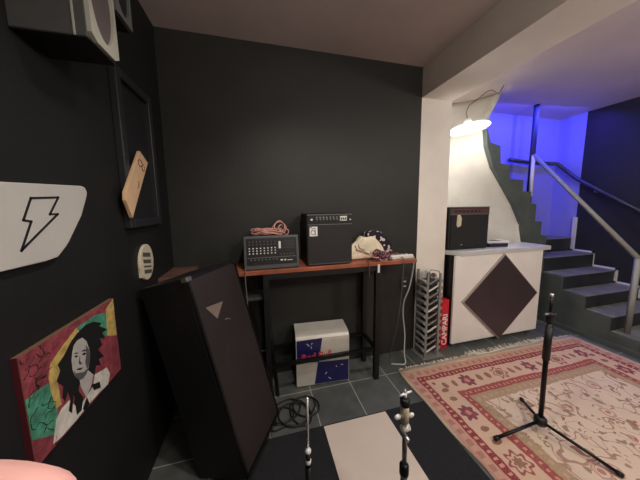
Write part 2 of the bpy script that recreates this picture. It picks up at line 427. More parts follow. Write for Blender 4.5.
# side wall (stringer) of the straight flight
prof = [(1.335, 0)]
for i in range(5):
    prof += [(nose[i] + .001, zs[i] - .013)]
    prof += [((nose[i + 1] if i < 4 else 2.29) + .001, zs[i] - .013)]
prof = [(1.336, 0), (1.336, zs[0] - .013)]
for i in range(1, 5): prof += [(nose[i], zs[i - 1] - .013), (nose[i], zs[i] - .013)]
prof += [(2.29, zs[4] - .013), (2.29, 0)]
MB().prism(prof, lambda u, v, d: (d, u, v), XS - .03, XS).build('stringer', M['stair_grey'], t)
# stringer wall of the upper flight, with the zigzag top
zig = [(3.55, 0), (3.62, .80), (3.62, 1.09), (3.505, 1.10), (3.505, 1.275), (3.39, 1.285), (3.386, 1.495), (3.285, 1.51), (3.284, 1.648), (3.145, 1.655), (3.137, 1.79), (2.93, 1.80), (2.90, 1.962), (2.765, 1.975), (2.743, 2.171), (2.60, 2.20), (2.545, 2.345)]
low = [(2.525, 2.345), (2.555, 2.163), (2.663, 1.932), (2.833, 1.728), (3.029, 1.49), (3.187, 1.241), (3.255, 1.0), (3.28, 0)]
MB().prism(zig + low, lambda u, v, d: (u, d, v), SP - .005, SP + .045).build('curved_stringer', M['stair_grey'], t)
# winders, fanned about the inner corner, then straight steps to the left
def tri(pts, z, h=.17):
    (xa_, ya_), (xb_, yb_) = pts[0], pts[1]
    MB().prism([(xa_, ya_), (xb_, yb_), (xb_ - .012, yb_), (xa_ - .012, ya_)], lambda u, v, d: (u, v, d), z - h, z - .018).build('riser', M['stair_grey'], t)
    MB().prism(pts, lambda u, v, d: (u, v, d), z - .018, z).build('tread', M['tread'], t)
y0, y1 = SP + .05, SY - .008
tri([(3.60, y0), (4.12, y1), (3.75, y1), (3.47, y0)], 1.11)
tri([(3.47, y0), (3.80, y1), (3.50, y1), (3.37, y0)], 1.28)
tri([(3.37, y0), (3.56, y1), (3.38, y1), (3.27, y0)], 1.50)
for a, bx, z in ((3.27, 3.13, 1.65), (3.13, 2.90, 1.79), (2.90, 2.74, 1.965), (2.74, 2.60, 2.17)):
    tri([(a, y0), (a, y1), (bx, y1), (bx, y0)], z)

# railing of the stair
t = thing('stair_railing', 'grey metal stair railing with bent top standing on the lowest steps', 'railing', (3.58, 1.47, .16))
pb, pt, pu = (3.64, 1.47, .16), (3.60, 1.452, .955), (3.47, 2.385, 2.125)
MB().tube([pb, pt], .026, 4).build('post', M['rail'], t)
MB().tube([pt, pu], .024, 4).build('handrail', M['rail'], t)
MB().tube([pu, (3.44, 2.36, 1.60)], .020, 8).build('upper_post', M['trim_white'], t)
tag(MB().tube([(3.53, 2.44, CEIL), (3.53, 2.44, 1.22)], .030, 12).build('stair_pole', M['pole_dark']), 'dark round pole from the ceiling in front of the blue stairwell', 'pole')
t = thing('wall_handrail', 'grey flat handrail climbing the dark right wall and bending round into the blue corner', 'handrail', (4.44, 1.2, .9))
MB().tube([(4.43, 1.15, .86), (4.43, 1.80, 1.385), (4.43, 2.455, 1.85), (4.44, 2.71, 2.10), (3.9, 2.71, 2.10), (3.50, 2.71, 2.13)], .026, 6).build('rail', mat('dark_handrail', rgb(84, 88, 92), .35, .6), t)
for y, z in ((1.35, 1.02), (2.25, 1.70)):
    MB().tube([(4.43, y, z), (4.44, y, z - .05), (4.5, y, z - .05)], .009, 8).build('bracket', M['rail'], t)

# ------------------------------------------------------------------ lamp over the counter
t = thing('hanging_lamp', 'white saucer lamp glowing on a thin cable above the bar counter', 'lamp', (2.14, 2.1, 2.27))
ax = Vector((-.06, .10, 1)).normalized(); c0 = Vector((2.13, 2.1, 2.275))
mb = MB(); seg = 40; u = ax.orthogonal().normalized(); w = ax.cross(u)
prof = [(.192, 0), (.186, .008), (.13, .026), (.07, .042), (.038, .06), (.03, .095)]
mb.lathe(prof, c0, ax, seg, cap=False)
sh = mb.build('lamp_shade', M['shade_white'], t)
so = sh.modifiers.new('thick', 'SOLIDIFY'); so.thickness = .003
MB().lathe([(.022, .03), (.022, .10)], c0, ax, 16).build('socket', M['white_plastic'], t)
MB().ball(c0 + ax * .012, .042).build('bulb', M['bulb'], t)
cp = [c0 + ax * .09, (2.11, 2.12, 2.44), (2.12, 2.1, 2.50), (2.22, 2.1, 2.57), (2.34, 2.1, 2.66), (2.40, 2.1, 2.68), (2.52, 2.12, 2.66), (2.60, 2.14, CEIL)]
MB().tube(cp, .004, 8).build('cable', M['cable_grey'], t)

# ------------------------------------------------------------------ bar counter
t = thing('bar_counter', 'white bar counter with a dark diamond panel on its front and a grey top', 'counter', (2.5, 2.15, 0))
MB().prism([(1.905, 1.99), (1.935, 1.955), (3.085, 1.955), (3.085, 2.24), (1.905, 2.24)], lambda u, v, d: (u, v, d), .05, .985).build('body', M['black'], t)
MB().box(1.90, 3.09, 1.935, 1.957, .05, .985).build('front_panel', M['counter_white'], t, bevel=.003)
MB().prism([(1.885, 2.24), (1.885, 2.06), (1.965, 1.925), (3.19, 1.925), (3.19, 2.245)], lambda u, v, d: (u, v, d), .985, 1.03).build('counter_top', M['counter_top'], t, bevel=.004)
cx, cz, hx, hz = 2.512, .505, .512, .475
def dia(k): return [(cx, cz + hz * k), (cx + hx * k, cz), (cx, cz - hz * k), (cx - hx * k, cz)]
MB().prism(dia(1.0), lambda u, v, d: (u, d, v), 1.912, 1.936).build('diamond_frame', M['diamond_edge'], t)
MB().prism(dia(.972), lambda u, v, d: (u, d, v), 1.906, 1.9125).build('diamond_panel', M['diamond'], t)
for x in (1.95, 3.0):
    for y in (1.97, 2.2):
        MB().box(x - .02, x + .02, y - .02, y + .02, 0, .05).build('foot', M['steel'], t, bevel=.004)

# guitar amp on counter
t = thing('guitar_amplifier', 'worn black guitar amplifier with a cream patch standing on the white bar counter', 'amplifier', (2.14, 2.13, 1.03))
MB().box(1.89, 2.405, 2.035, 2.238, 1.034, 1.478).build('cabinet', M['black_vinyl'], t, bevel=.010)
MB().box(1.90, 2.395, 2.028, 2.036, 1.412, 1.462).build('control_panel', M['brown_strip'], t)
MB().box(1.91, 2.385, 2.027, 2.036, 1.06, 1.395).build('grille_cloth', mat('black_grille_cloth', rgb(33, 33, 34), .85), t)
MB().box(1.89, 2.405, 2.031, 2.045, 1.470, 1.480).build('top_edge', M['grey_trim'], t)
MB().box(1.90, 2.395, 2.026, 2.036, 1.398, 1.409).build('trim_strip', M['grey_trim'], t)
MB().prism([(1.975, 1.29), (1.99, 1.27), (2.03, 1.285), (2.035, 1.36), (2.015, 1.40), (1.98, 1.395)], lambda u, v, d: (u, d, v), 2.022, 2.028).build('worn_patch', M['oval_white'], t)
MB().lathe([(.008, 0), (.008, .008)], (2.045, 2.027, 1.085), (0, -1, 0), 12).build('jack_stud', M['chrome'], t)
for i in range(7):
    MB().lathe([(.009, 0), (.007, .012)], (1.96 + .05 * i, 2.028, 1.437), (0, -1, 0), 10).build('knob', M['black'], t)
for x in (1.93, 2.37):
    for y in (2.06, 2.21):
        MB().lathe([(.012, 0), (.012, .006)], (x, y, 1.03), seg=10).build('foot', M['black'], t)

# magazines
tag(MB().box(2.47, 2.70, 2.04, 2.20, 1.03, 1.068, rot=Matrix.Rotation(-.12, 3, 'Z')).build('magazine', M['magazine_dark'], bevel=.003), 'dark magazine at the bottom of the little pile on the bar counter', 'magazine', 'magazines on the bar counter')
t = thing('magazine', 'white magazine lying on top of the dark one on the bar counter', 'magazine', (2.6, 2.12, 1.0685), group='magazines on the bar counter')
R_ = Matrix.Rotation(-.2, 3, 'Z')
MB().box(2.47, 2.73, 2.05, 2.20, 1.0685, 1.094, rot=R_).build('pages', M['white_plastic'], t, bevel=.006)
MB().box(2.52, 2.64, 2.07, 2.17, 1.094, 1.0955, rot=R_, piv=(2.6, 2.125, 1.07)).build('cover_picture', M['magazine_dark'], t)

# ------------------------------------------------------------------ rack and red sign box
t = thing('display_rack', 'narrow grey metal display rack with curled trays beside the white column', 'rack', (1.61, 1.93, 0))
MB().box(1.49, 1.735, 1.845, 2.035, 0, .012).build('base_plate', M['steel_pale'], t, bevel=.003)
for x in (1.533, 1.672):
    for y in (1.872, 2.012):
        MB().box(x - .010, x + .010, y - .007, y + .007, .012, .87 if x < 1.6 else .85).build('upright', M['steel_pale'], t)
ntr = 11
for k in range(ntr):
    z = .05 + k * .069
    MB().box(1.545, 1.660, 1.885, 2.002, z, z + .036).build('tray', M['black'] if k % 2 else M['riser_black'], t, bevel=.004)
    mb = MB()
    # curled lip across the front, rising to the right, and ears that stick out past the uprights
    pts = [(1.546, z + .002), (1.58, z + .012), (1.615, z + .030), (1.659, z + .050)]
    up = [(x_, z_ + .015) for x_, z_ in pts[::-1]]
    mb.prism(pts + up, lambda u, v, d: (u, d, v), 1.876, 1.884)
    mb.build('tray_lip', M['steel_pale'] if k % 3 else M['knob'], t)
    for sx_, xo in ((-1, 1.523), (1, 1.682)):
        MB().prism([(xo, z + .012), (xo + sx_ * .024, z + .030), (xo + sx_ * .026, z + .046), (xo, z + .052)], lambda u, v, d: (u, d, v), 1.868, 1.99).build('tray_ear', M['steel_pale'], t)
MB().tube([(1.54, 1.872, .865), (1.565, 1.872, .895), (1.65, 1.872, .875), (1.672, 1.872, .845)], .005, 6).build('top_bar', M['steel_pale'], t)
mb = MB(); ra = []; rb = []
for i in range(13):
    a = -.5 + 2.4 * i / 12
    ra.append(mb.bm.verts.new((1.60 + .052 * math.sin(a), 1.885, .80 + .06 * math.cos(a))))
    rb.append(mb.bm.verts.new((1.60 + .052 * math.sin(a), 1.985, .81 + .06 * math.cos(a))))
for i in range(12):
    f = mb.bm.faces.new((ra[i], ra[i + 1], rb[i + 1], rb[i])); f.smooth = True
o = mb.build('leaflet', M['white_plastic']); so = o.modifiers.new('thick', 'SOLIDIFY'); so.thickness = .002
tag(o, 'white curled leaflet in the top of the metal display rack', 'leaflet')

t = thing('sign_box', 'tall red sign box with white sideways lettering between the rack and the bar counter', 'sign', (1.835, 1.99, 0))
MB().box(1.778, 1.872, 1.955, 2.04, .0, .535).build('box', M['red_tin'], t, bevel=.008)
add_text('CAMPARI', .083, lambda x, y, z: (1.830 + .0 - y, 1.9545 - z, .215 + x), 'lettering', M['white_print'], t, (1.835, 1.99, 0), bold=.0018, sxy=(.98, 1.0))

# ------------------------------------------------------------------ table (long bar table against the back wall)
TX0, TX1, TY0, TY1, TZ = -.18, 1.303, 1.735, 2.035, 1.045
t = thing('bar_table', 'long narrow table with a red-brown wooden top on a black frame along the back wall', 'table', (.5, 1.88, 0))
MB().box(TX0, TX1, TY0, TY1, TZ - .032, TZ).build('tabletop', M['wood_red'], t, bevel=.003)
for x in (.035, .94):
    for y in (1.755, 2.005):
        MB().box(x - .02, x + .02, y - .02, y + .02, 0, TZ - .03).build('leg', M['black'], t)
for y in (1.755, 2.005): MB().box(.055, .92, y - .012, y + .012, .262, .292).build('stretcher', M['black_metal'], t)
for x in (.035, .94): MB().box(x - .012, x + .012, 1.775, 1.985, .262, .292).build('stretcher', M['black_metal'], t)
for y in (1.755, 2.005): MB().box(.055, .92, y - .015, y + .015, TZ - .075, TZ - .031).build('apron', M['black'], t)
MB().box(.932, .951, 1.732, 1.7345, .955, 1.025).build('paper_tag', M['white_plastic'], t)

t = thing('wooden_ledge', 'short brown wooden ledge at the left wall behind the top of the leaning speaker', 'shelf', (-.56, 1.88, 0))
MB().box(LX, -.478, TY0, TY1, TZ - .03, TZ).build('ledge_top', mat('shaded_brown_wood', rgb(112, 82, 70), .5, var=.2), t, bevel=.003)  # wood colour darkened to carry the weaker light behind the speaker
for y in (1.77, 2.0): MB().box(-.53, -.49, y - .02, y + .02, 0, TZ - .03).build('leg', M['black'], t)

# powered mixer on table
t = thing('mixing_console', 'black portable mixer with rows of pale knobs on the left end of the table', 'mixer', (.09, 1.85, TZ))
ox, oy, oz = .088, 1.765, TZ
tl = math.radians(8)
def mf(x, v, d):   # tilted front panel
    return (ox + x, oy + v * math.sin(tl) - d * math.cos(tl), oz + .006 + v * .965 * math.cos(tl) + d * math.sin(tl))
side = [(oy, oz + .006), (oy + .215, oz + .006), (oy + .205, oz + .215), (oy + .245 * math.sin(tl) + .0, oz + .235)]
MB().prism(side, lambda u, v, d: (d, u, v), ox - .195, ox + .195).build('case', M['black_vinyl'], t, bevel=.006)
MB().prism([(-.2, -.002), (.2, -.002), (.2, .25), (-.2, .25)], mf, .001, .012).build('frame', mat('mixer_frame', rgb(76, 78, 76), .45), t, bevel=.005)
MB().prism([(-.182, .03), (.182, .03), (.182, .232), (-.182, .232)], mf, .011, .0135).build('front_panel', M['black'], t)
MB().prism([(-.175, .083), (.175, .083), (.175, .088), (-.175, .088)], mf, .013, .0142).build('divider_line', M['grey_trim'], t)
kn = None
def knob(px, pv, r, mm, nm='knob', h=.010):
    global kn
    MB().lathe([(r, 0), (r * .8, h)], mf(px, pv, .0135), Vector(mf(0, 0, 1)) - Vector(mf(0, 0, 0)), 8).build(nm, mm, t)
for i in range(8):
    for j, (pv, mm, r) in enumerate(((.207, M['knob_dim'], .0042), (.186, M['knob_dim'], .0042), (.157, M['knob'], .0060), (.138, M['knob'], .0056), (.118, M['knob'], .0060))):
        knob(-.160 + i * .0262, pv - .0, r, mm)
for i in range(8): knob(-.150 + i * .0262, .070, .0055, M['knob_dim'])
MB().prism([(.050, .150), (.066, .150), (.066, .205), (.050, .205)], mf, .013, .0148).build('level_meter', M['white_plastic'], t)
for i in range(5): knob(.066 + i * .022, .105, .005, M['knob_dim'])
for i, (a, bb) in enumerate(((.06, .078), (.088, .102), (.112, .15))):
    MB().prism([(a, .055), (bb, .055), (bb, .066 if i < 2 else .060), (a, .066 if i < 2 else .060)], mf, .013, .016).build('switch', M['knob'], t)
for j in range(4):
    MB().prism([(.085, .15 + j * .017), (.172, .15 + j * .017), (.172, .158 + j * .017), (.085, .158 + j * .017)], mf, .013, .0146).build('equaliser_slot', M['riser_black'], t)
for x in (ox - .17, ox + .17):
    for y in (oy + .03, oy + .19): MB().lathe([(.014, 0), (.014, .007)], (x, y, oz), seg=12).build('foot', M['black'], t)

# pink cable coil on the mixer
mb = MB()
def loop(cx, cy, cz, rx, ry, tilt, ph, wob=.008, n=40, a0=0, a1=2 * PI):
    pts = []
    for i in range(n):
        a = a0 + (a1 - a0) * i / n
        p = Vector((rx * math.cos(a), ry * math.sin(a), wob * math.sin(3 * a + ph)))
        p = Euler((tilt, tilt * .6, ph)).to_matrix() @ p
        pts.append(p + Vector((cx, cy, cz)))
    return pts
top = TZ + .232
for i in range(7):
    mb.tube(loop(.075 + random.uniform(-.02, .02), 1.895, top + .018 + .006 * i, .115 - .008 * (i % 3), .05, .05 * (i % 3 - 1), .15 * (i % 4) - .2), .0045, 6, closed=True)
mb.tube(loop(.165, 1.90, top + .065, .05, .055, 1.15, .3), .0045, 6, closed=True)
mb.tube(loop(.150, 1.89, top + .06, .042, .055, 1.3, -.2), .0045, 6, closed=True)
mb.tube(loop(.19, 1.89, top + .045, .05, .04, .9, .5), .0045, 6, closed=True)
tag(mb.build('coiled_cable', M['cable_pink']), 'pink cable coiled in loose loops on top of the black mixer', 'cable')

# bass amp
t = thing('bass_amplifier', 'black bass amplifier with a small white emblem in the middle of the table', 'amplifier', (.525, 1.87, TZ))
AX0, AX1, AY0, AZ0, AZ1 = .346, .713, 1.748, TZ + .008, TZ + .402
MB().box(AX0, AX1, AY0, 1.985, AZ0, AZ1).build('cabinet', M['black_vinyl'], t, bevel=.008)
MB().box(AX0 + .01, AX1 - .01, AY0 - .006, AY0 + .002, AZ0 + .012, AZ0 + .308).build('grille_cloth', M['amp_cloth'], t)
MB().box(AX0 + .008, AX1 - .008, AY0 - .007, AY0 + .002, AZ0 + .318, AZ0 + .382).build('control_panel', M['black'], t)
for zt in (AZ0 + .309, AZ0 + .383): MB().box(AX0 + .006, AX1 - .006, AY0 - .009, AY0, zt, zt + .006).build('trim_strip', M['grey_trim'], t)
MB().box(AX0 + .012, AX1 - .012, AY0 - .008, AY0, AZ0 + .006, AZ0 + .011).build('trim_strip', M['grey_trim'], t)
for i in range(7):
    MB().lathe([(.009, 0), (.007, .012)], (AX0 + .078 + .0265 * i, AY0 - .007, AZ0 + .352), (0, -1, 0), 12).build('knob', M['knob_dim'], t)
    MB().box(AX0 + .073 + .0265 * i, AX0 + .083 + .0265 * i, AY0 - .0085, AY0 - .007, AZ0 + .366, AZ0 + .369).build('knob_mark', M['knob'], t)
MB().lathe([(.008, 0), (.008, .008)], (AX0 + .038, AY0 - .007, AZ0 + .351), (0, -1, 0), 12).build('input_jack', M['knob'], t)
MB().box(AX0 + .262, AX0 + .318, AY0 - .009, AY0 - .007, AZ0 + .338, AZ0 + .374).build('switch_plate', M['knob'], t)
for i in range(3): MB().box(AX0 + .268 + .017 * i, AX0 + .278 + .017 * i, AY0 - .012, AY0 - .009, AZ0 + .346, AZ0 + .362).build('switch', M['black'], t)
MB().lathe([(.006, 0), (.006, .008)], (AX0 + .345, AY0 - .007, AZ0 + .346), (0, -1, 0), 12).build('output_jack', M['knob'], t)
em = MB().box(AX0 + .022, AX0 + .082, AY0 - .010, AY0 - .005, AZ0 + .226, AZ0 + .298).build('emblem', M['white_print'], t)
mb = MB(); ex, ez = AX0 + .052, AZ0 + .262
def ring2(cx, cz, r, a0, a1, n=18): return [(cx + r * math.cos(a0 + (a1 - a0) * i / n), AY0 - .0105, cz + r * math.sin(a0 + (a1 - a0) * i / n)) for i in range(n + 1)]
mb.tube(ring2(ex - .004, ez - .008, .016, 0, 2 * PI), .0022, 6)
mb.tube([(ex + .013, AY0 - .0105, ez + .010), (ex + .013, AY0 - .0105, ez - .026), (ex + .021, AY0 - .0105, ez - .030)], .0022, 6)
mb.tube(ring2(ex, ez + .012, .014, .1, PI), .0022, 6)
mb.box(ex - .029, ex - .014, AY0 - .0108, AY0 - .0098, ez + .028, ez + .034)
mb.build('emblem_mark', M['ink'], em)
for x in (AX0 + .03, AX1 - .03):
    for y in (AY0 + .03, 1.96): MB().lathe([(.012, 0), (.012, .008)], (x, y, TZ), seg=10).build('foot', M['black'], t)

# cream canvas bag: a folded, crumpled slab
def blob(name, pts, y0, y1, m, seed, amp=.012, parent=None, sub=2):
    rnd = random.Random(seed); mb = MB()
    mb.prism(pts, lambda u, v, d: (u, d, v), y0, y1)
    bmesh.ops.triangulate(mb.bm, faces=[f for f in mb.bm.faces if len(f.verts) > 4])
    bmesh.ops.subdivide_edges(mb.bm, edges=mb.bm.edges[:], cuts=2, use_grid_fill=True)
    zmin = min(v.co.z for v in mb.bm.verts)
    for v in mb.bm.verts:
        v.co += Vector((rnd.uniform(-amp, amp) * .5, rnd.uniform(-amp, amp) * 1.5, rnd.uniform(-amp, amp) * .5))
        v.co.z = max(v.co.z, zmin)
    for f in mb.bm.faces: f.smooth = True
    return mb.build(name, m, parent, sub=sub)
bag = blob('canvas_bag', [(.725, TZ + .003), (.725, TZ + .10), (.80, TZ + .165), (.845, TZ + .205), (.865, TZ + .185), (.94, TZ + .20), (.99, TZ + .16), (1.06, TZ + .075), (1.00, TZ + .02), (.93, TZ + .003)], 1.845, 1.895, M['cream_cloth'], 3, .013, sub=1)
tag(bag, 'crumpled cream canvas bag beside the bass amplifier on the table', 'bag')
mb = MB()
mb.tube([(.775, 1.838, TZ + .13), (.79, 1.836, TZ + .09), (.84, 1.836, TZ + .075), (.90, 1.838, TZ + .05)], .0035, 6)
mb.tube([(.80, 1.838, TZ + .14), (.82, 1.836, TZ + .10), (.87, 1.836, TZ + .085)], .0025, 6)
mb.build('drawstring', M['brown_ink'], bag)
cl = blob('patterned_cloth', [(.93, TZ + .10), (.93, TZ + .215), (.985, TZ + .238), (1.05, TZ + .228), (1.11, TZ + .20), (1.165, TZ + .14), (1.175, TZ + .09), (1.15, TZ + .02), (1.12, TZ + .003), (1.04, TZ + .003), (1.01, TZ + .07)], 1.925, 2.015, M['pattern'], 11, .014, sub=1)
tag(cl, 'black and white patterned cloth bunched up behind the cream bag on the table', 'cloth')
mb = MB()
for i in range(9):
    mb.tube(loop(.92 + .015 * i, 1.778, TZ + .035 + .008 * (i % 4), .06, .045, .55 * (1 if i % 2 else -1), .5 * i, .012), .0055 if i % 2 else .004, 6, mi=i % 3 // 1 % 2, closed=True)
for v in mb.bm.verts: v.co.z = max(v.co.z, TZ + .002)
tag(mb.build('cable_bundle', [M['cable_purple'], M['cable_pink']]), 'purple and pink cable bundle lying in front of the cream bag on the table', 'cable')

t = thing('power_strip', 'white power strip lying at the right end of the table', 'power strip', (1.19, 1.80, TZ))
MB().box(1.065, 1.292, 1.768, 1.822, TZ, TZ + .036).build('housing', M['white_plastic'], t, bevel=.008)
MB().box(1.25, 1.275, 1.78, 1.80, TZ + .036, TZ + .041).build('switch', M['black'], t)
for i in range(4): MB().lathe([(.017, 0), (.017, .0015)], (1.09 + .042 * i, 1.797, TZ + .0355), seg=16).build('outlet', M['grey_trim'], t)

def cable(name, pts, r, m, label, n=8):
    P_ = [Vector(p) for p in pts]; out = []
    for i in range(len(P_) - 1):
        a, b, c, d_ = P_[max(i - 1, 0)], P_[i], P_[i + 1], P_[min(i + 2, len(P_) - 1)]
        for k in range(n):
            tt = k / n
            out.append(.5 * ((2 * b) + (c - a) * tt + (2 * a - 5 * b + 4 * c - d_) * tt ** 2 + (3 * b - a - 3 * c + d_) * tt ** 3))
    out.append(P_[-1])
    return tag(MB().tube(out, r, 8).build(name, m), label, 'cable')
cable('power_cable', [(1.292, 1.80, TZ + .015), (1.315, 1.80, TZ), (1.33, 1.82, .95), (1.325, 1.86, .75), (1.30, 1.90, .60), (1.315, 1.93, .45), (1.34, 1.93, .25), (1.32, 1.90, .08), (1.30, 1.85, .006), (1.22, 1.86, .006), (1.17, 1.88, .006)], .0065, M['cable_white'], 'white cable falling from the right end of the table to the floor')
cable('thin_cable', [(1.17, 1.764, TZ + .02), (1.17, 1.728, TZ + .006), (1.165, 1.722, 1.0), (1.16, 1.74, .7), (1.165, 1.8, .4), (1.16, 1.86, .2), (1.17, 1.92, .006), (1.22, 1.97, .006)], .0035, M['cable_grey'], 'thin grey cable hanging down in front of the wall from the power strip')
cable('brown_cable', [(.85, 1.77, TZ + .005), (.85, 1.731, TZ + .004), (.85, 1.724, 1.02), (.853, 1.726, .95), (.86, 1.73, .93)], .0035, M['brown_ink'], 'short brown cable hanging over the table edge below the cream bag')
cable('grey_cable', [(-.10, 1.77, TZ + .03), (-.105, 1.735, TZ + .012), (-.107, 1.722, 1.03), (-.106, 1.72, .95), (-.102, 1.72, .85), (-.10, 1.715, .70), (-.102, 1.71, .5), (-.11, 1.70, .2), (-.12, 1.68, .006)], .005, M['cable_grey'], 'grey cable hanging from the left side of the mixer')

# cooler box under the table
t = thing('drinks_cooler', 'silver and navy drinks cooler box with red lettering under the table', 'cooler', (.478, 1.80, 0), (0, 0, math.radians(-4)))
w = .225
prof = [(.0, .012), (.0, .395), (.006, .42), (.02, .44), (.04, .449), (.065, .455), (.20, .466), (.215, .455), (.215, .012)]
MB().prism(prof, lambda u, v, d: (d, u, v), -w, w).build('body', M['silver'], t, local=True)
MB().prism(prof, lambda u, v, d: (d, u, v), -w - .003, -w).build('side_panel', M['black'], t, local=True)
MB().prism(prof, lambda u, v, d: (d, u, v), w, w + .003).build('side_panel', M['black'], t, local=True)
H = .42
def fr(u, v): return (-w + u * 2 * w, .012 + v * H)
MB().prism([fr(0.012, .50), fr(.42, .48), fr(.485, .97), fr(.012, .955)], lambda u, v, d: (u, d, v), -.002, .001).build('navy_panel', M['navy'], t, local=True)
MB().prism([fr(.335, .012), fr(.99, .012), fr(.99, .46), fr(.40, .475)], lambda u, v, d: (u, d, v), -.002, .001).build('navy_panel', M['navy'], t, local=True)
me = text_mesh('Red Bull', .088, .002)
for v in me.vertices: v.co = Vector((v.co.x * .86 - .055, -.0025 - v.co.z, .012 + H * .605 + v.co.y + v.co.x * .05))
me.materials.clear(); me.materials.append(M['red_print'])
o = bpy.data.objects.new('lettering', me); COL.objects.link(o); o.parent = t
for (u, v, a, l) in ((.22, .86, .8, .03), (.29, .88, 2, .016), (.62, .10, .7, .03), (.55, .22, 2.2, .022), (.86, .36, .2, .02), (.75, .34, 1, .015), (.28, .80, 1.4, .02)):
    px_, pz_ = fr(u, v); MB().box(px_ - l * .5, px_ + l * .5, -.0032, -.0018, pz_ - .002, pz_ + .002, rot=Matrix.Rotation(a, 3, 'Y')).build('scuff', M['white_print'], t, local=True)

# bar stool mostly hidden behind the speaker
t = thing('bar_stool', 'black bar stool under the left end of the table, half hidden by the speaker', 'stool', (-.09, 1.86, 0))
MB().box(-.235, .052, 1.79, 1.95, .80, .825).build('seat', mat('stool_seat', rgb(62, 64, 62), .4), t, bevel=.006)
for sx_ in (-1, 1):
    for sy_ in (-1, 1):
        x0_, y0_ = -.09 + sx_ * .125, 1.865 + sy_ * .055
        MB().tube([(x0_, y0_, .80), (x0_ + sx_ * .06, y0_ + sy_ * .035, 0)], .014, 4).build('leg', M['black_metal'], t)
for sy_ in (-1, 1):
    MB().rod((-.09 - .165, 1.865 + sy_ * .077, .30), (-.09 + .165, 1.865 + sy_ * .077, .30), .008).build('footrest', M['black_metal'], t)

# switch on the wall below the table
t = thing('wall_socket', 'small dark wall socket with two pale marks under the right end of the table', 'socket', (1.397, 2.05, .66))
MB().box(1.352, 1.442, 2.040, 2.05, .655, .785).build('plate', M['riser_black'], t, bevel=.004)
for z in (.744, .695): MB().box(1.385, 1.412, 2.036, 2.041, z - .006, z + .006).build('rocker', M['knob'], t)

# ------------------------------------------------------------------ leaning PA speaker
yaw = math.atan2(.888, .459)
tilt = .259
t = thing('floor_speaker', 'tall black loudspeaker with a brown grille leaning back against the left wall', 'loudspeaker', (-.0214, 1.3452, .083))
xa = Vector((math.cos(yaw), math.sin(yaw), 0)); nn = Vector((math.sin(yaw), -math.cos(yaw), 0))
zu = Vector((0, 0, 1)) * math.cos(tilt) - nn * math.sin(tilt); nf = nn * math.cos(tilt) + Vector((0, 0, 1)) * math.sin(tilt)
mm = Matrix((xa, -nf, zu)).transposed()
t.rotation_euler = mm.to_euler()
HS, WS, DS = 1.107, .42, .30
prof = [(-WS / 2, 0), (WS / 2, 0), (WS / 2 - .05, DS), (-WS / 2 + .0, DS)]
MB().prism(prof, lambda u, v, d: (u, v, d), 0, HS).build('cabinet', mat('speaker_paint', rgb(15, 15, 16), .6, bump=.2, bscale=150), t, bevel=.006, local=True)
MB().box(-WS / 2 + .016, WS / 2 - .010, -.008, 0, .015, HS - .015).build('grille', M['grille'], t, bevel=.003, local=True)
mb = MB()
for a, b, c_, d_ in ((-WS / 2, -WS / 2 + .014, 0, HS), (WS / 2 - .009, WS / 2, 0, HS)): mb.box(a, b, -.012, 0, c_, d_)
mb.box(-WS / 2, WS / 2, -.012, 0, 0, .014); mb.box(-WS / 2, WS / 2, -.012, 0, HS - .014, HS)
mb.build('front_frame', M['black_metal'], t, local=True)
for x in (-WS / 2 + .01, WS / 2 - .01): MB().box(x - .018, x + .018, -.016, .02, HS - .022, HS + .003).build('corner_cap', M['steel'] if x < 0 else M['black'], t, local=True, bevel=.003)
MB().prism([(-.145, HS - .185), (-.005, HS - .205), (-.085, HS - .275)], lambda u, v, d: (u, d, v), -.0095, -.0078).build('reflection_patch', M['reflection_brown'], t, local=True)  # brown triangle standing for a reflection on the grille, painted as colour
MB().tube([(-.085 + .1 * math.cos(a), -.0085, HS - .33 + .03 * math.sin(a)) for a in (0.2, .6, 1.0)], .003, 6).build('grille_line', M['knob_dim'], t, local=True)
for z, r in ((.56, .13),):
    MB().lathe([(r, 0), (r * .96, .0012), (r * .55, .0008), (r * .3, .0016)], (0, -.0072, z), (0, -1, 0), 32).build('driver_cone', M['grille'], t, local=True)

# ------------------------------------------------------------------ things on the left wall
t = thing('painting', 'canvas painting of a long-haired man in grey on red, green and yellow', 'painting', (LX, .997, .772))
PY0, PY1, PZ0, PZ1, PX = .778, 1.215, .772, 1.108, -.640
MB().box(LX, PX, PY0, PY1, PZ0, PZ1).build('canvas', M['canvas_side'], t)
MB().box(LX, PX, PY0 - .002, PY0, PZ0, PZ1).build('canvas_edge', M['canvas_dark'], t)
def pq(y, z, d): return (PX + d, y, z)
def patch(name, pts, m, d):
    pts = [(min(max(y, PY0 + .001), PY1 - .001), min(max(z, PZ0 + .001), PZ1 - .001)) for y, z in pts]
    MB().prism(pts, pq, 0.0, d).build(name, M[m], t)
patch('background_paint', [(PY0, PZ0), (PY1, PZ0), (PY1, PZ1), (PY0, PZ1)], 'p_red', .0006)
patch('background_paint', [(0.774, 0.983), (0.816, 0.982), (0.853, 0.977), (0.864, 0.92), (0.871, 0.874), (0.857, 0.837), (0.845, 0.81), (0.773, 0.86)], 'p_green', .0010)
patch('background_paint', [(0.986, 1.085), (1.091, 1.087), (1.155, 1.068), (1.147, 0.975), (1.105, 0.977), (1.029, 1.042)], 'p_green', .0012)
patch('background_paint', [(0.856, 0.99), (0.869, 1.03), (0.917, 1.055), (0.986, 1.085), (1.007, 1.059), (0.936, 1.025), (0.897, 0.985), (0.884, 0.953), (0.886, 0.878), (0.865, 0.881), (0.857, 0.945)], 'p_yellow', .0014)
patch('background_paint', [(1.157, 1.08), (1.223, 1.113), (1.209, 0.937), (1.146, 0.969)], 'p_yellow', .0014)
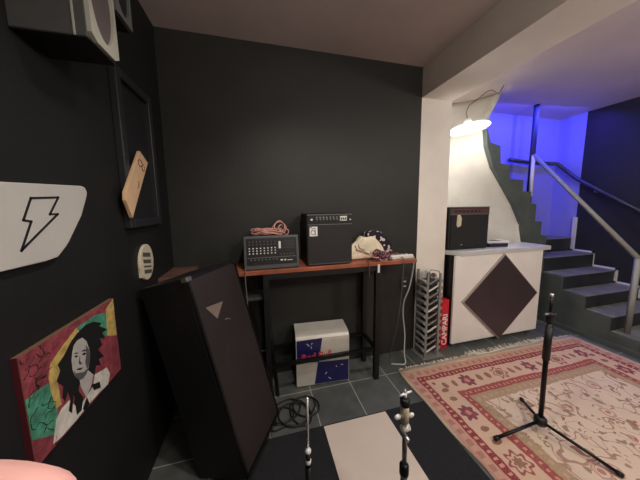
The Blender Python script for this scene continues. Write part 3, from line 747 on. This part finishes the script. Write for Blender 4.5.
patch('painted_shirt', [(0.838, 0.785), (0.859, 0.848), (0.884, 0.864), (0.916, 0.866), (0.948, 0.807), (0.988, 0.817), (1.031, 0.827), (1.045, 0.864), (1.117, 0.845), (1.133, 0.807), (1.113, 0.77), (1.056, 0.78), (0.992, 0.782), (0.934, 0.777), (0.872, 0.779)], 'p_shirt', .0018)
patch('painted_hair', [(0.986, 1.065), (1.015, 1.071), (1.035, 1.075), (1.076, 1.066), (1.119, 1.04), (1.102, 1.034), (1.149, 0.997), (1.116, 0.998), (1.13, 0.967), (1.095, 0.987), (1.107, 0.951), (1.079, 0.949), (1.108, 0.901), (1.076, 0.909), (1.084, 0.878), (1.057, 0.896), (1.043, 0.866), (1.021, 0.863), (1.004, 0.906), (0.983, 0.887), (0.964, 0.883), (0.943, 0.828), (0.937, 0.873), (0.922, 0.866), (0.915, 0.9), (0.899, 0.878), (0.893, 0.897), (0.903, 0.928), (0.88, 0.962), (0.899, 0.986), (0.893, 1.011), (0.919, 1.023), (0.938, 1.038), (0.958, 1.053)], 'p_black', .0024)
patch('painted_neck', [(0.968, 0.903), (1.014, 0.905), (1.037, 0.87), (1.021, 0.842), (0.988, 0.817), (0.97, 0.873)], 'p_skin', .0027)
patch('painted_face', [(0.964, 1.033), (0.982, 1.042), (1.007, 1.038), (1.024, 1.015), (1.032, 0.98), (1.032, 0.947), (1.021, 0.918), (1.003, 0.9), (0.983, 0.895), (0.966, 0.903), (0.952, 0.925), (0.945, 0.956), (0.946, 0.989), (0.954, 1.014)], 'p_skin', .0030)
patch('painted_shading', [(1.018, 1.003), (1.03, 0.979), (1.032, 0.947), (1.021, 0.918), (1.008, 0.915), (1.004, 0.946), (1.014, 0.969)], 'p_shade', .0033)
patch('painted_beard', [(0.948, 0.952), (0.955, 0.935), (0.972, 0.926), (0.992, 0.914), (1.014, 0.914), (1.003, 0.899), (0.983, 0.894), (0.966, 0.902), (0.952, 0.924)], 'p_shade', .0033)
patch('painted_eye', [(0.957, 0.995), (0.968, 0.995), (0.977, 0.986), (0.966, 0.987)], 'p_black', .0035)
patch('painted_eye', [(0.993, 0.981), (1.005, 0.982), (1.016, 0.971), (1.003, 0.972)], 'p_black', .0035)
patch('painted_brow', [(0.956, 1.005), (0.968, 1.005), (0.981, 0.995), (0.969, 0.999)], 'p_black', .0035)
patch('painted_brow', [(0.991, 0.994), (1.008, 0.992), (1.022, 0.979), (1.007, 0.985)], 'p_black', .0035)
patch('painted_nose', [(0.984, 0.984), (0.973, 0.963), (0.978, 0.951), (0.991, 0.949), (0.985, 0.957), (0.982, 0.964)], 'p_shade', .0035)
patch('painted_mouth', [(0.959, 0.947), (0.973, 0.943), (0.992, 0.932), (0.976, 0.932)], 'p_black', .0037)
patch('painted_collar', [(0.952, 0.878), (0.973, 0.829), (0.957, 0.792), (0.937, 0.794), (0.936, 0.846)], 'p_black', .0034)
patch('painted_collar', [(0.99, 0.815), (0.998, 0.781), (0.973, 0.767), (0.966, 0.791)], 'p_black', .0034)
patch('painted_collar', [(1.023, 0.84), (1.064, 0.821), (1.066, 0.794), (1.03, 0.811)], 'p_black', .0034)
patch('painted_collar', [(0.934, 0.873), (0.917, 0.818), (0.907, 0.835), (0.918, 0.861)], 'p_black', .0034)
rnd = random.Random(5)
for i in range(24):
    y = rnd.uniform(PY0 + .01, .86); z = rnd.uniform(PZ0 + .02, PZ1 - .02); pts = []
    an = rnd.uniform(0, 6)
    for k in range(6):
        pts.append((PX + .0012, min(max(y, PY0 + .005), .875), min(max(z, PZ0 + .005), PZ1 - .005))); an += rnd.uniform(-1.2, 1.2); y += .009 * math.cos(an); z += .009 * math.sin(an)
    MB().tube(pts, .0011, 5).build('painted_scroll', M['p_black'], t)

t = thing('wall_sign', 'grey-white board with a black outlined lightning bolt on the left wall', 'sign', (LX, .84, 1.345))
MB().prism([(.56, 1.56), (.575, 1.573), (.81, 1.574), (1.095, 1.588), (1.112, 1.584), (1.121, 1.566), (1.116, 1.55), (1.075, 1.478), (1.0, 1.392), (.985, 1.378), (.945, 1.349), (.90, 1.345), (.76, 1.347), (.72, 1.36), (.66, 1.40)], lambda u, v, d: (d, u, v), LX, -.632).build('board', M['sign_white'], t, bevel=.003)
bolt = [(.878, 1.535), (.977, 1.541), (.935, 1.487), (.966, 1.487), (.826, 1.391), (.868, 1.468), (.845, 1.473)]
mb = MB()
for (y0_, z0_), (y1_, z1_) in zip(bolt, bolt[1:] + bolt[:1]):
    dv = Vector((y1_ - y0_, z1_ - z0_)); nv = Vector((-dv.y, dv.x)).normalized() * .0032; ev = dv.normalized() * .003
    A, B = Vector((y0_, z0_)) - ev, Vector((y1_, z1_)) + ev
    mb.prism([tuple(A + nv), tuple(B + nv), tuple(B - nv), tuple(A - nv)], lambda u, v, d: (d, u, v), -.633, -.6305)
mb.build('lightning_bolt', M['ink'], t)

t = thing('picture_frame', 'tall empty black picture frame on the left wall behind the pale wooden plaque', 'frame', (LX, 1.6, 1.4))
mb = MB()
FZ0, FZ1, FA, FB = 1.402, 2.185, 1.402, 1.80
for (y0_, y1_, z0_, z1_) in ((FA, FA + .045, FZ0, FZ1), (FB - .045, FB, FZ0, FZ1), (FA + .045, FB - .045, FZ0, FZ0 + .045), (FA + .045, FB - .045, FZ1 - .045, FZ1)):
    mb.box(LX, -.622, y0_, y1_, z0_, z1_)
mb.build('frame', mat('black_frame', rgb(40, 40, 42), .4), t, bevel=.004)
MB().box(LX, -.648, FA + .04, FB - .04, FZ0 + .04, FZ1 - .04).build('backing', mat('black_backing', rgb(26, 26, 28), .6), t)

t = thing('wooden_plaque', 'pale slanted wooden plaque with brown scribble hung over the black frame', 'plaque', (-.62, 1.48, 1.45))
MB().prism([(1.535, 1.812), (1.623, 1.764), (1.386, 1.456), (1.339, 1.543), (1.346, 1.581)], lambda u, v, d: (d, u, v), -.622, -.606).build('board', M['plaque_wood'], t, bevel=.002)
X_ = -.6055
MB().tube([(X_, 1.520 + .020 * math.cos(a), 1.745 + .018 * math.sin(a)) for a in [i * .45 for i in range(14)]], .0025, 5).build('scribble_stroke', M['brown_ink'], t)
MB().tube([(X_, 1.553 + .014 * math.cos(a), 1.725 + .018 * math.sin(a)) for a in [i * .45 + 1 for i in range(14)]], .0025, 5).build('scribble_stroke', M['brown_ink'], t)
MB().tube([(X_, 1.462 + .022 * math.cos(a), 1.645 + .035 * math.sin(a)) for a in [-1.6 + i * .2 for i in range(9)]], .003, 5).build('scribble_stroke', M['brown_ink'], t)


t = thing('oval_plaque', 'small cream oval plaque with dark lines below the black picture frame', 'plaque', (LX, 1.58, 1.09))
oc = (1.578, 1.192)
MB().prism([(oc[0] + .082 * math.cos(a) + .02 * math.sin(a), oc[1] + .102 * math.sin(a) - .02 * math.cos(a)) for a in [2 * PI * i / 36 for i in range(36)]], lambda u, v, d: (d, u, v), LX, -.640).build('board', M['oval_white'], t, bevel=.003)
MB().box(LX, -.636, 1.498, 1.522, 1.118, 1.20).build('side_tab', M['oval_white'], t)
mb = MB()
for z, h in ((1.235, .012), (1.195, .011), (1.165, .005), (1.135, .011)):
    mb.box(-.6405, -.6388, oc[0] - .05, oc[0] + .045, z - h, z + h, rot=Matrix.Rotation(-.2, 3, 'X'))
mb.build('dark_lines', M['p_shade'], t)

# boxes with oval ends, high on the left wall
def wall_box(label, y0, y1, z0, z1, xo, body, inside, edge):
    t = thing('wall_box', label, 'wall box', (LX, (y0 + y1) / 2, z0))
    MB().box(LX, xo - .012, y0, y1, z0, z1).build('housing', body, t, bevel=.003)
    # end plate: frame around an oval opening
    mb = MB(); n = 32; cy, cz = (y0 + y1) / 2, (z0 + z1) / 2; ry, rz = (y1 - y0) * .42, (z1 - z0) * .42
    inn, out = [], []
    for i in range(n):
        a_ = 2 * PI * (i + .5) / n; ca, sa = math.cos(a_), math.sin(a_)
        inn.append((cy + ry * ca, cz + rz * sa))
        k = min((y1 - y0) / 2 / max(abs(ca), 1e-6), (z1 - z0) / 2 / max(abs(sa), 1e-6))
        out.append((cy + k * ca, cz + k * sa))
    for i in range(n):
        j = (i + 1) % n
        mb.prism([inn[i], inn[j], out[j], out[i]], lambda u, v, d: (d, u, v), xo - .012, xo)
    mb.build('end_frame', edge, t)
    MB().prism(inn, lambda u, v, d: (d, u, v), xo - .012, xo - .009).build('oval_panel', inside, t)
    MB().box(xo - .045, xo - .040, y0 - .002, y0, z0, z1).build('seam', edge, t)
    MB().box(LX, xo - .012, y0 + .0, y1, z0 - .004, z0).build('bottom_lip', M['black'], t)
    return t
wall_box('grey wall box with a pale oval-ended frame high on the left wall', .92, 1.068, 2.012, 2.32, -.458, M['box_grey'], M['box_inside'], M['box_pale'])
wall_box('black wall box with a thin pale edge just behind the grey one', 1.085, 1.20, 2.205, 2.42, -.458, M['black'], M['black'], M['grey_trim'])

# ------------------------------------------------------------------ floor things
mt = MB().box(-.30, 1.172, -.3, 1.425, 0, .007).build('drum_mat', M['mat'])
tag(mt, 'black felt drum mat on the slate floor left of the patterned rug', 'mat')
bd = MB().prism([(.374, 1.412), (.838, 1.412), (.846, .62), (.370, .66)], lambda u, v, d: (u, v, d), .0075, .013).build('beige_board', M['board'])
tag(bd, 'flat beige board lying on the black drum mat', 'board')
# rug
t = thing('persian_rug', 'red and cream Persian rug with fringed end under the microphone stand', 'rug', (1.18, 1.775, 0))
mb = MB(); nx, ny = 40, 50; rnd = random.Random(2)
gv = [[None] * (nx + 1) for _ in range(ny + 1)]
def rugpt(i, j):
    x_ = RUG_W * i / nx; y_ = -RUG_L * j / ny
    wx = .010 * math.sin(y_ * 5.0) + .006 * math.sin(y_ * 13); wy = .008 * math.sin(x_ * 4) + .006 * math.sin(x_ * 11)
    z_ = .010 + .0025 * math.sin(x_ * 7 + y_ * 3) * math.sin(y_ * 5)
    if i == 0: x_ = wx
    if j == 0: y_ = wy * .8
    return (1.18 + x_, 1.775 + y_, z_)
for j in range(ny + 1):
    for i in range(nx + 1): gv[j][i] = mb.bm.verts.new(rugpt(i, j))
for j in range(ny):
    for i in range(nx): mb.bm.faces.new((gv[j][i], gv[j][i + 1], gv[j + 1][i + 1], gv[j + 1][i])).smooth = True
rim = [gv[0][i] for i in range(nx + 1)] + [gv[j][nx] for j in range(1, ny + 1)] + [gv[ny][i] for i in range(nx - 1, -1, -1)] + [gv[j][0] for j in range(ny - 1, 0, -1)]
lo = [mb.bm.verts.new((v.co.x, v.co.y, .001)) for v in rim]
for i in range(len(rim)):
    j = (i + 1) % len(rim); mb.bm.faces.new((rim[i], rim[j], lo[j], lo[i])).material_index = 1
mb.bm.faces.new(lo)
mb.build('pile', [M['rug'], M['rug_side']], t)
mb = MB(); rnd = random.Random(8); x_ = 1.19
while x_ < 1.18 + RUG_W - .01:
    L_ = rnd.uniform(.03, .075) * (1.15 if math.sin(x_ * 3.1) > -.2 else .6); sk = rnd.uniform(-.02, .02); wd = rnd.uniform(.007, .014)
    mb.prism([(x_, 1.772), (x_ + wd, 1.772), (x_ + wd * .9 + sk, 1.772 + L_), (x_ + wd * .2 + sk, 1.772 + L_ * .97)], lambda u, v, d: (u, v, d), .001, .006)
    x_ += wd * rnd.uniform(.75, 1.25)
fr_ = mb.build('fringe', M['rug_fringe'], t); fr_['kind'] = 'stuff'

# cables curled on the tiles
mb = MB(); rnd = random.Random(4)
for i in range(5):
    cx_, cy_ = .09 + .05 * i, 1.58 + .03 * math.sin(i * 2)
    pts = loop(cx_, cy_, .007 + .007 * (i % 3), .10 + .015 * (i % 2), .07 + .02 * (i % 3), .0, .6 * i, .001)
    mb.tube(pts, .0055, 6, closed=True)
mb.tube([(-.02, 1.50, .006), (.05, 1.47, .006), (.14, 1.49, .006), (.24, 1.46, .008), (.30, 1.52, .008), (.36, 1.60, .007), (.36, 1.68, .006), (.30, 1.72, .006)], .0055, 6)
for v in mb.bm.verts: v.co.z = max(v.co.z, .0008)
tag(mb.build('floor_cable', M['cable_black']), 'black cable curled in loops on the tiles in front of the cooler', 'cable')

# microphone stand
t = thing('microphone_stand', 'black tripod microphone stand without a microphone standing on the rug', 'microphone stand', (1.74, 1.013, .012))
mx, my = 1.740, 1.013
MB().tube([(mx, my, .05), (mx - .012, my, .80)], .0135, 12).build('lower_tube', M['black_metal'], t)
MB().tube([(mx - .012, my, .80), (mx - .014, my, .935)], .009, 12).build('upper_tube', M['black_metal'], t)
MB().lathe([(.010, 0), (.010, .018)], (mx - .014, my, .935), seg=12).build('thread_tip', M['chrome'], t)
MB().lathe([(.022, 0), (.022, .05), (.016, .065)], (mx - .012, my, .77), seg=14).build('clutch', M['black'], t)
MB().lathe([(.020, 0), (.019, .22)], (mx - .009, my, .52), seg=14).build('grip', M['black'], t)
MB().tube([(mx - .06, my, .825), (mx + .035, my, .815)], .007, 8).build('lever', M['steel'], t)
MB().lathe([(.020, 0), (.034, .012), (.034, .05), (.020, .065)], (mx, my, .055), seg=18).build('hub', M['black'], t)
for (fx, fy) in ((1.392, 1.035), (1.884, 1.229), (1.862, .690)):
    v_ = Vector((fx - mx, fy - my, 0)); vv = v_.normalized()
    lg = MB().tube([Vector((mx, my, .082)) + vv * .02, Vector((mx, my, .03)) + v_ * .94], .0095, 10).build('leg', M['black_metal'], t)
    MB().tube([Vector((mx, my, .031)) + v_ * .92, Vector((mx, my, .026)) + v_ * 1.0], .0135, 10).build('rubber_foot', M['black'], lg)

# cymbal stand
def tripod(t, x, y, r, zt, m):
    for k in range(3):
        a_ = -PI / 2 + k * 2 * PI / 3
        p = Vector((x + r * math.cos(a_), y + r * math.sin(a_), .032))
        lg = MB().tube([(x, y, zt), tuple(p)], .008, 8).build('leg', m, t)
        MB().tube([tuple(p - Vector((0, 0, .0))), tuple(p + Vector((.02 * math.cos(a_), .02 * math.sin(a_), -.006)))], .011, 8).build('rubber_foot', M['black'], lg)
cxs, cys = .537, .75
t = thing('cymbal_stand', 'bare cymbal stand with chrome wing nut and cream sleeve over the beige board', 'cymbal stand', (cxs, cys, .013))
tripod(t, cxs, cys, .20, .22, M['chrome'])
MB().tube([(cxs, cys, .08), (cxs, cys, .43)], .0135, 14).build('lower_tube', M['steel'], t)
MB().lathe([(.017, 0), (.019, .01), (.019, .045), (.012, .055)], (cxs, cys, .40), seg=16).build('collar', M['black_metal'], t)
MB().tube([(cxs, cys, .44), (cxs - .002, cys, .60)], .0095, 14).build('upper_tube', M['steel'], t)
MB().tube([(cxs - .016, cys, .615), (cxs + .016, cys, .615)], .014, 14).build('tilter', M['nickel'], t)
MB().tube([(cxs - .002, cys, .595), (cxs - .004, cys, .655)], .010, 12).build('tilter_neck', M['chrome'], t)
MB().tube([(cxs - .006, cys - .012, .59), (cxs - .006, cys - .03, .588)], .008, 10).build('tilter_screw', M['chrome'], t)
MB().lathe([(.017, 0), (.0165, .05), (.014, .07)], (cxs - .005, cys, .645), seg=16).build('sleeve', M['oval_white'], t)
MB().lathe([(.012, 0), (.019, .006), (.019, .030), (.012, .036)], (cxs - .006, cys, .712), seg=16).build('felt', M['black'], t)
for sx_ in (-1, 1):
    MB().ball((cxs - .006 + sx_ * .030, cys, .668 - .003 * sx_), .012, sc=(1.2, .6, .9)).build('side_wing', M['nickel'], t)
MB().tube([(cxs - .006, cys, .745), (cxs - .007, cys, .785)], .0042, 8).build('threaded_tip', M['chrome'], t)
mb = MB().lathe([(.008, 0), (.006, .016)], (cxs - .006, cys, .752), seg=12)
mb.tube([(cxs - .004, cys, .766), (cxs + .022, cys, .770)], [.005, .0035], 8); mb.tube([(cxs - .008, cys, .766), (cxs - .030, cys, .760)], [.005, .0035], 8)
mb.build('wing_nut', M['nickel'], t)

hx_, hy_ = .148, .80
t = thing('hi_hat_stand', 'hi-hat stand with a bare thin chrome rod left of the beige board', 'hi-hat stand', (hx_, hy_, .007))
tripod(t, hx_, hy_, .19, .22, M['chrome'])
MB().tube([(hx_, hy_, .08), (hx_, hy_, .50)], .0125, 12).build('lower_tube', M['black_metal'], t)
MB().tube([(hx_, hy_, .50), (hx_, hy_, .56)], .009, 12).build('upper_tube', M['black'], t)
MB().lathe([(.009, 0), (.011, .005), (.011, .016), (.007, .022)], (hx_, hy_, .515), seg=14).build('lower_nut', M['nickel'], t)
MB().lathe([(.012, 0), (.012, .008), (.005, .018)], (hx_, hy_, .565), seg=14).build('seat_cup', M['nickel'], t)
MB().tube([(hx_, hy_, .55), (hx_ + .001, hy_, .795)], .0042, 10).build('rod', M['chrome'], t)

# ------------------------------------------------------------------ the photographer's hand, a fingertip at the lens corner
CAMLOC = Vector((0, 0, 1.5))
yw, pt_, rl = .249650, .117438, .012675
fw_ = Vector((math.sin(yw) * math.cos(pt_), math.cos(yw) * math.cos(pt_), -math.sin(pt_))); rt = Vector((math.cos(yw), -math.sin(yw), 0)); dn = fw_.cross(rt)
r2_ = rt * math.cos(rl) + dn * math.sin(rl); d2_ = -rt * math.sin(rl) + dn * math.cos(rl)
def cw(x, y, z): return CAMLOC + r2_ * x + d2_ * y + fw_ * z    # right, down, forward from the lens, metres
t = thing('hand', 'pink fingertip of the photographer poking into the lower left corner', 'hand', cw(-.09, .09, .0))
def skin(name, chain, m, parent, extra=(), root=0, sub=2):
    """chain: list of (point, radius); extra: list of (index_from, [(pt, r)...]) branches"""
    vs = [p for p, r in chain]; rs = [r for p, r in chain]; ed = [(i, i + 1) for i in range(len(chain) - 1)]
    for fi, br in extra:
        last = fi
        for p, r in br:
            vs.append(p); rs.append(r); ed.append((last, len(vs) - 1)); last = len(vs) - 1
    org = parent.location
    me = bpy.data.meshes.new(name); me.from_pydata([tuple(Vector(v) - org) for v in vs], ed, [])
    o = bpy.data.objects.new(name, me); COL.objects.link(o); o.parent = parent
    sk = o.modifiers.new('skin', 'SKIN'); sk.use_smooth_shade = True
    for i, r in enumerate(rs):
        sv = me.skin_vertices[0].data[i]; sv.radius = (r, r); sv.use_root = (i == root)
    sb = o.modifiers.new('sub', 'SUBSURF'); sb.levels = sub; sb.render_levels = sub
    me.materials.append(m); return o
FZ = .034
# forearm -> wrist -> palm, then five fingers
def hw(x, y, z): return cw(x + .0022, y - .0163, z)
chain = [(hw(-.20, .36, -.10), .040), (hw(-.19, .25, -.07), .034), (hw(-.175, .185, -.035), .027), (hw(-.155, .14, -.005), .032), (hw(-.128, .108, .018), .026)]
fingers = [
    (4, [(hw(-.105, .073, FZ), .0105), (hw(-.083, .0635, FZ), .0102), (hw(-.060, .0605, FZ), .0098), (hw(-.0455, .0600, FZ), .0092), (hw(-.0400, .0605, FZ), .0060)]),
    (4, [(hw(-.104, .098, .040), .0105), (hw(-.082, .092, .046), .0098), (hw(-.066, .094, .040), .0090), (hw(-.056, .097, .030), .0075)]),
    (4, [(hw(-.106, .120, .038), .0100), (hw(-.086, .116, .046), .0094), (hw(-.072, .118, .040), .0088), (hw(-.064, .121, .030), .0072)]),
    (4, [(hw(-.112, .140, .032), .0090), (hw(-.096, .138, .040), .0084), (hw(-.085, .140, .036), .0078), (hw(-.078, .143, .027), .0065)]),
    (3, [(hw(-.150, .100, -.020), .0150), (hw(-.128, .076, -.024), .0118), (hw(-.108, .062, -.020), .0105), (hw(-.096, .056, -.014), .0085)])]
skin('hand_skin', chain, M['skin'], t, fingers)
skin('sleeve', [(cw(-.196, .30, -.085), .044), (cw(-.205, .40, -.115), .052), (cw(-.22, .60, -.20), .060)], M['sleeve'], t)

# ------------------------------------------------------------------ camera
cam = bpy.data.cameras.new('camera'); co = bpy.data.objects.new('camera', cam); COL.objects.link(co)
cam.sensor_fit = 'HORIZONTAL'; cam.sensor_width = 36.0
cam.lens = 238.489 / 640 * 36.0
cam.shift_x = (320 - 319.444) / 640; cam.shift_y = -(240 - 234.821) / 640
cam.clip_start = .005
co.location = CAMLOC
co.rotation_euler = Matrix((r2_, -d2_, -fw_)).transposed().to_euler()
SC.camera = co

# ------------------------------------------------------------------ light
def light(kind, name, loc, energy, col=(1, 1, 1), size=.1, aim=None, **k):
    l = bpy.data.lights.new(name, kind); l.energy = energy; l.color = col
    if kind == 'AREA': l.size = size
    else: l.shadow_soft_size = size
    for a_, v_ in k.items(): setattr(l, a_, v_)
    o = bpy.data.objects.new(name, l); COL.objects.link(o); o.location = loc
    if aim is not None: o.rotation_euler = (Vector(aim) - Vector(loc)).to_track_quat('-Z', 'Y').to_euler()
    return o
light('SPOT', 'pendant_light', (.30, .70, 2.55), 44, (1, .95, .89), .05, aim=(.75, .95, 0), spot_size=math.radians(150), spot_blend=.7)
light('POINT', 'room_fill', (1.2, -.8, 2.35), 44, (1, .95, .90), .14)  # added fill without a fixture, brightens back wall, beam and ceiling
light('POINT', 'side_fill', (2.8, -.4, 2.25), 46, (1, .95, .90), .14)  # added fill without a fixture, lifts the counter, rug and stair side
light('POINT', 'counter_lamp_light', c0 - ax * .05, 10, (1, .98, .94), .04)
l = light('AREA', 'stairwell_light', (3.55, 2.36, 2.73), 15, (.06, .06, 1), 1.5, aim=(3.6, 2.77, 1.9))
l.data.shape = 'RECTANGLE'; l.data.size_y = .05
w = bpy.data.worlds.new('world'); SC.world = w; w.use_nodes = True
w.node_tree.nodes['Background'].inputs[0].default_value = (.02, .02, .022, 1)
SC.view_settings.view_transform = 'Standard'; SC.view_settings.look = 'None'
SC.view_settings.gamma = 1; SC.view_settings.use_curve_mapping = False
SC.view_settings.exposure = 0.2
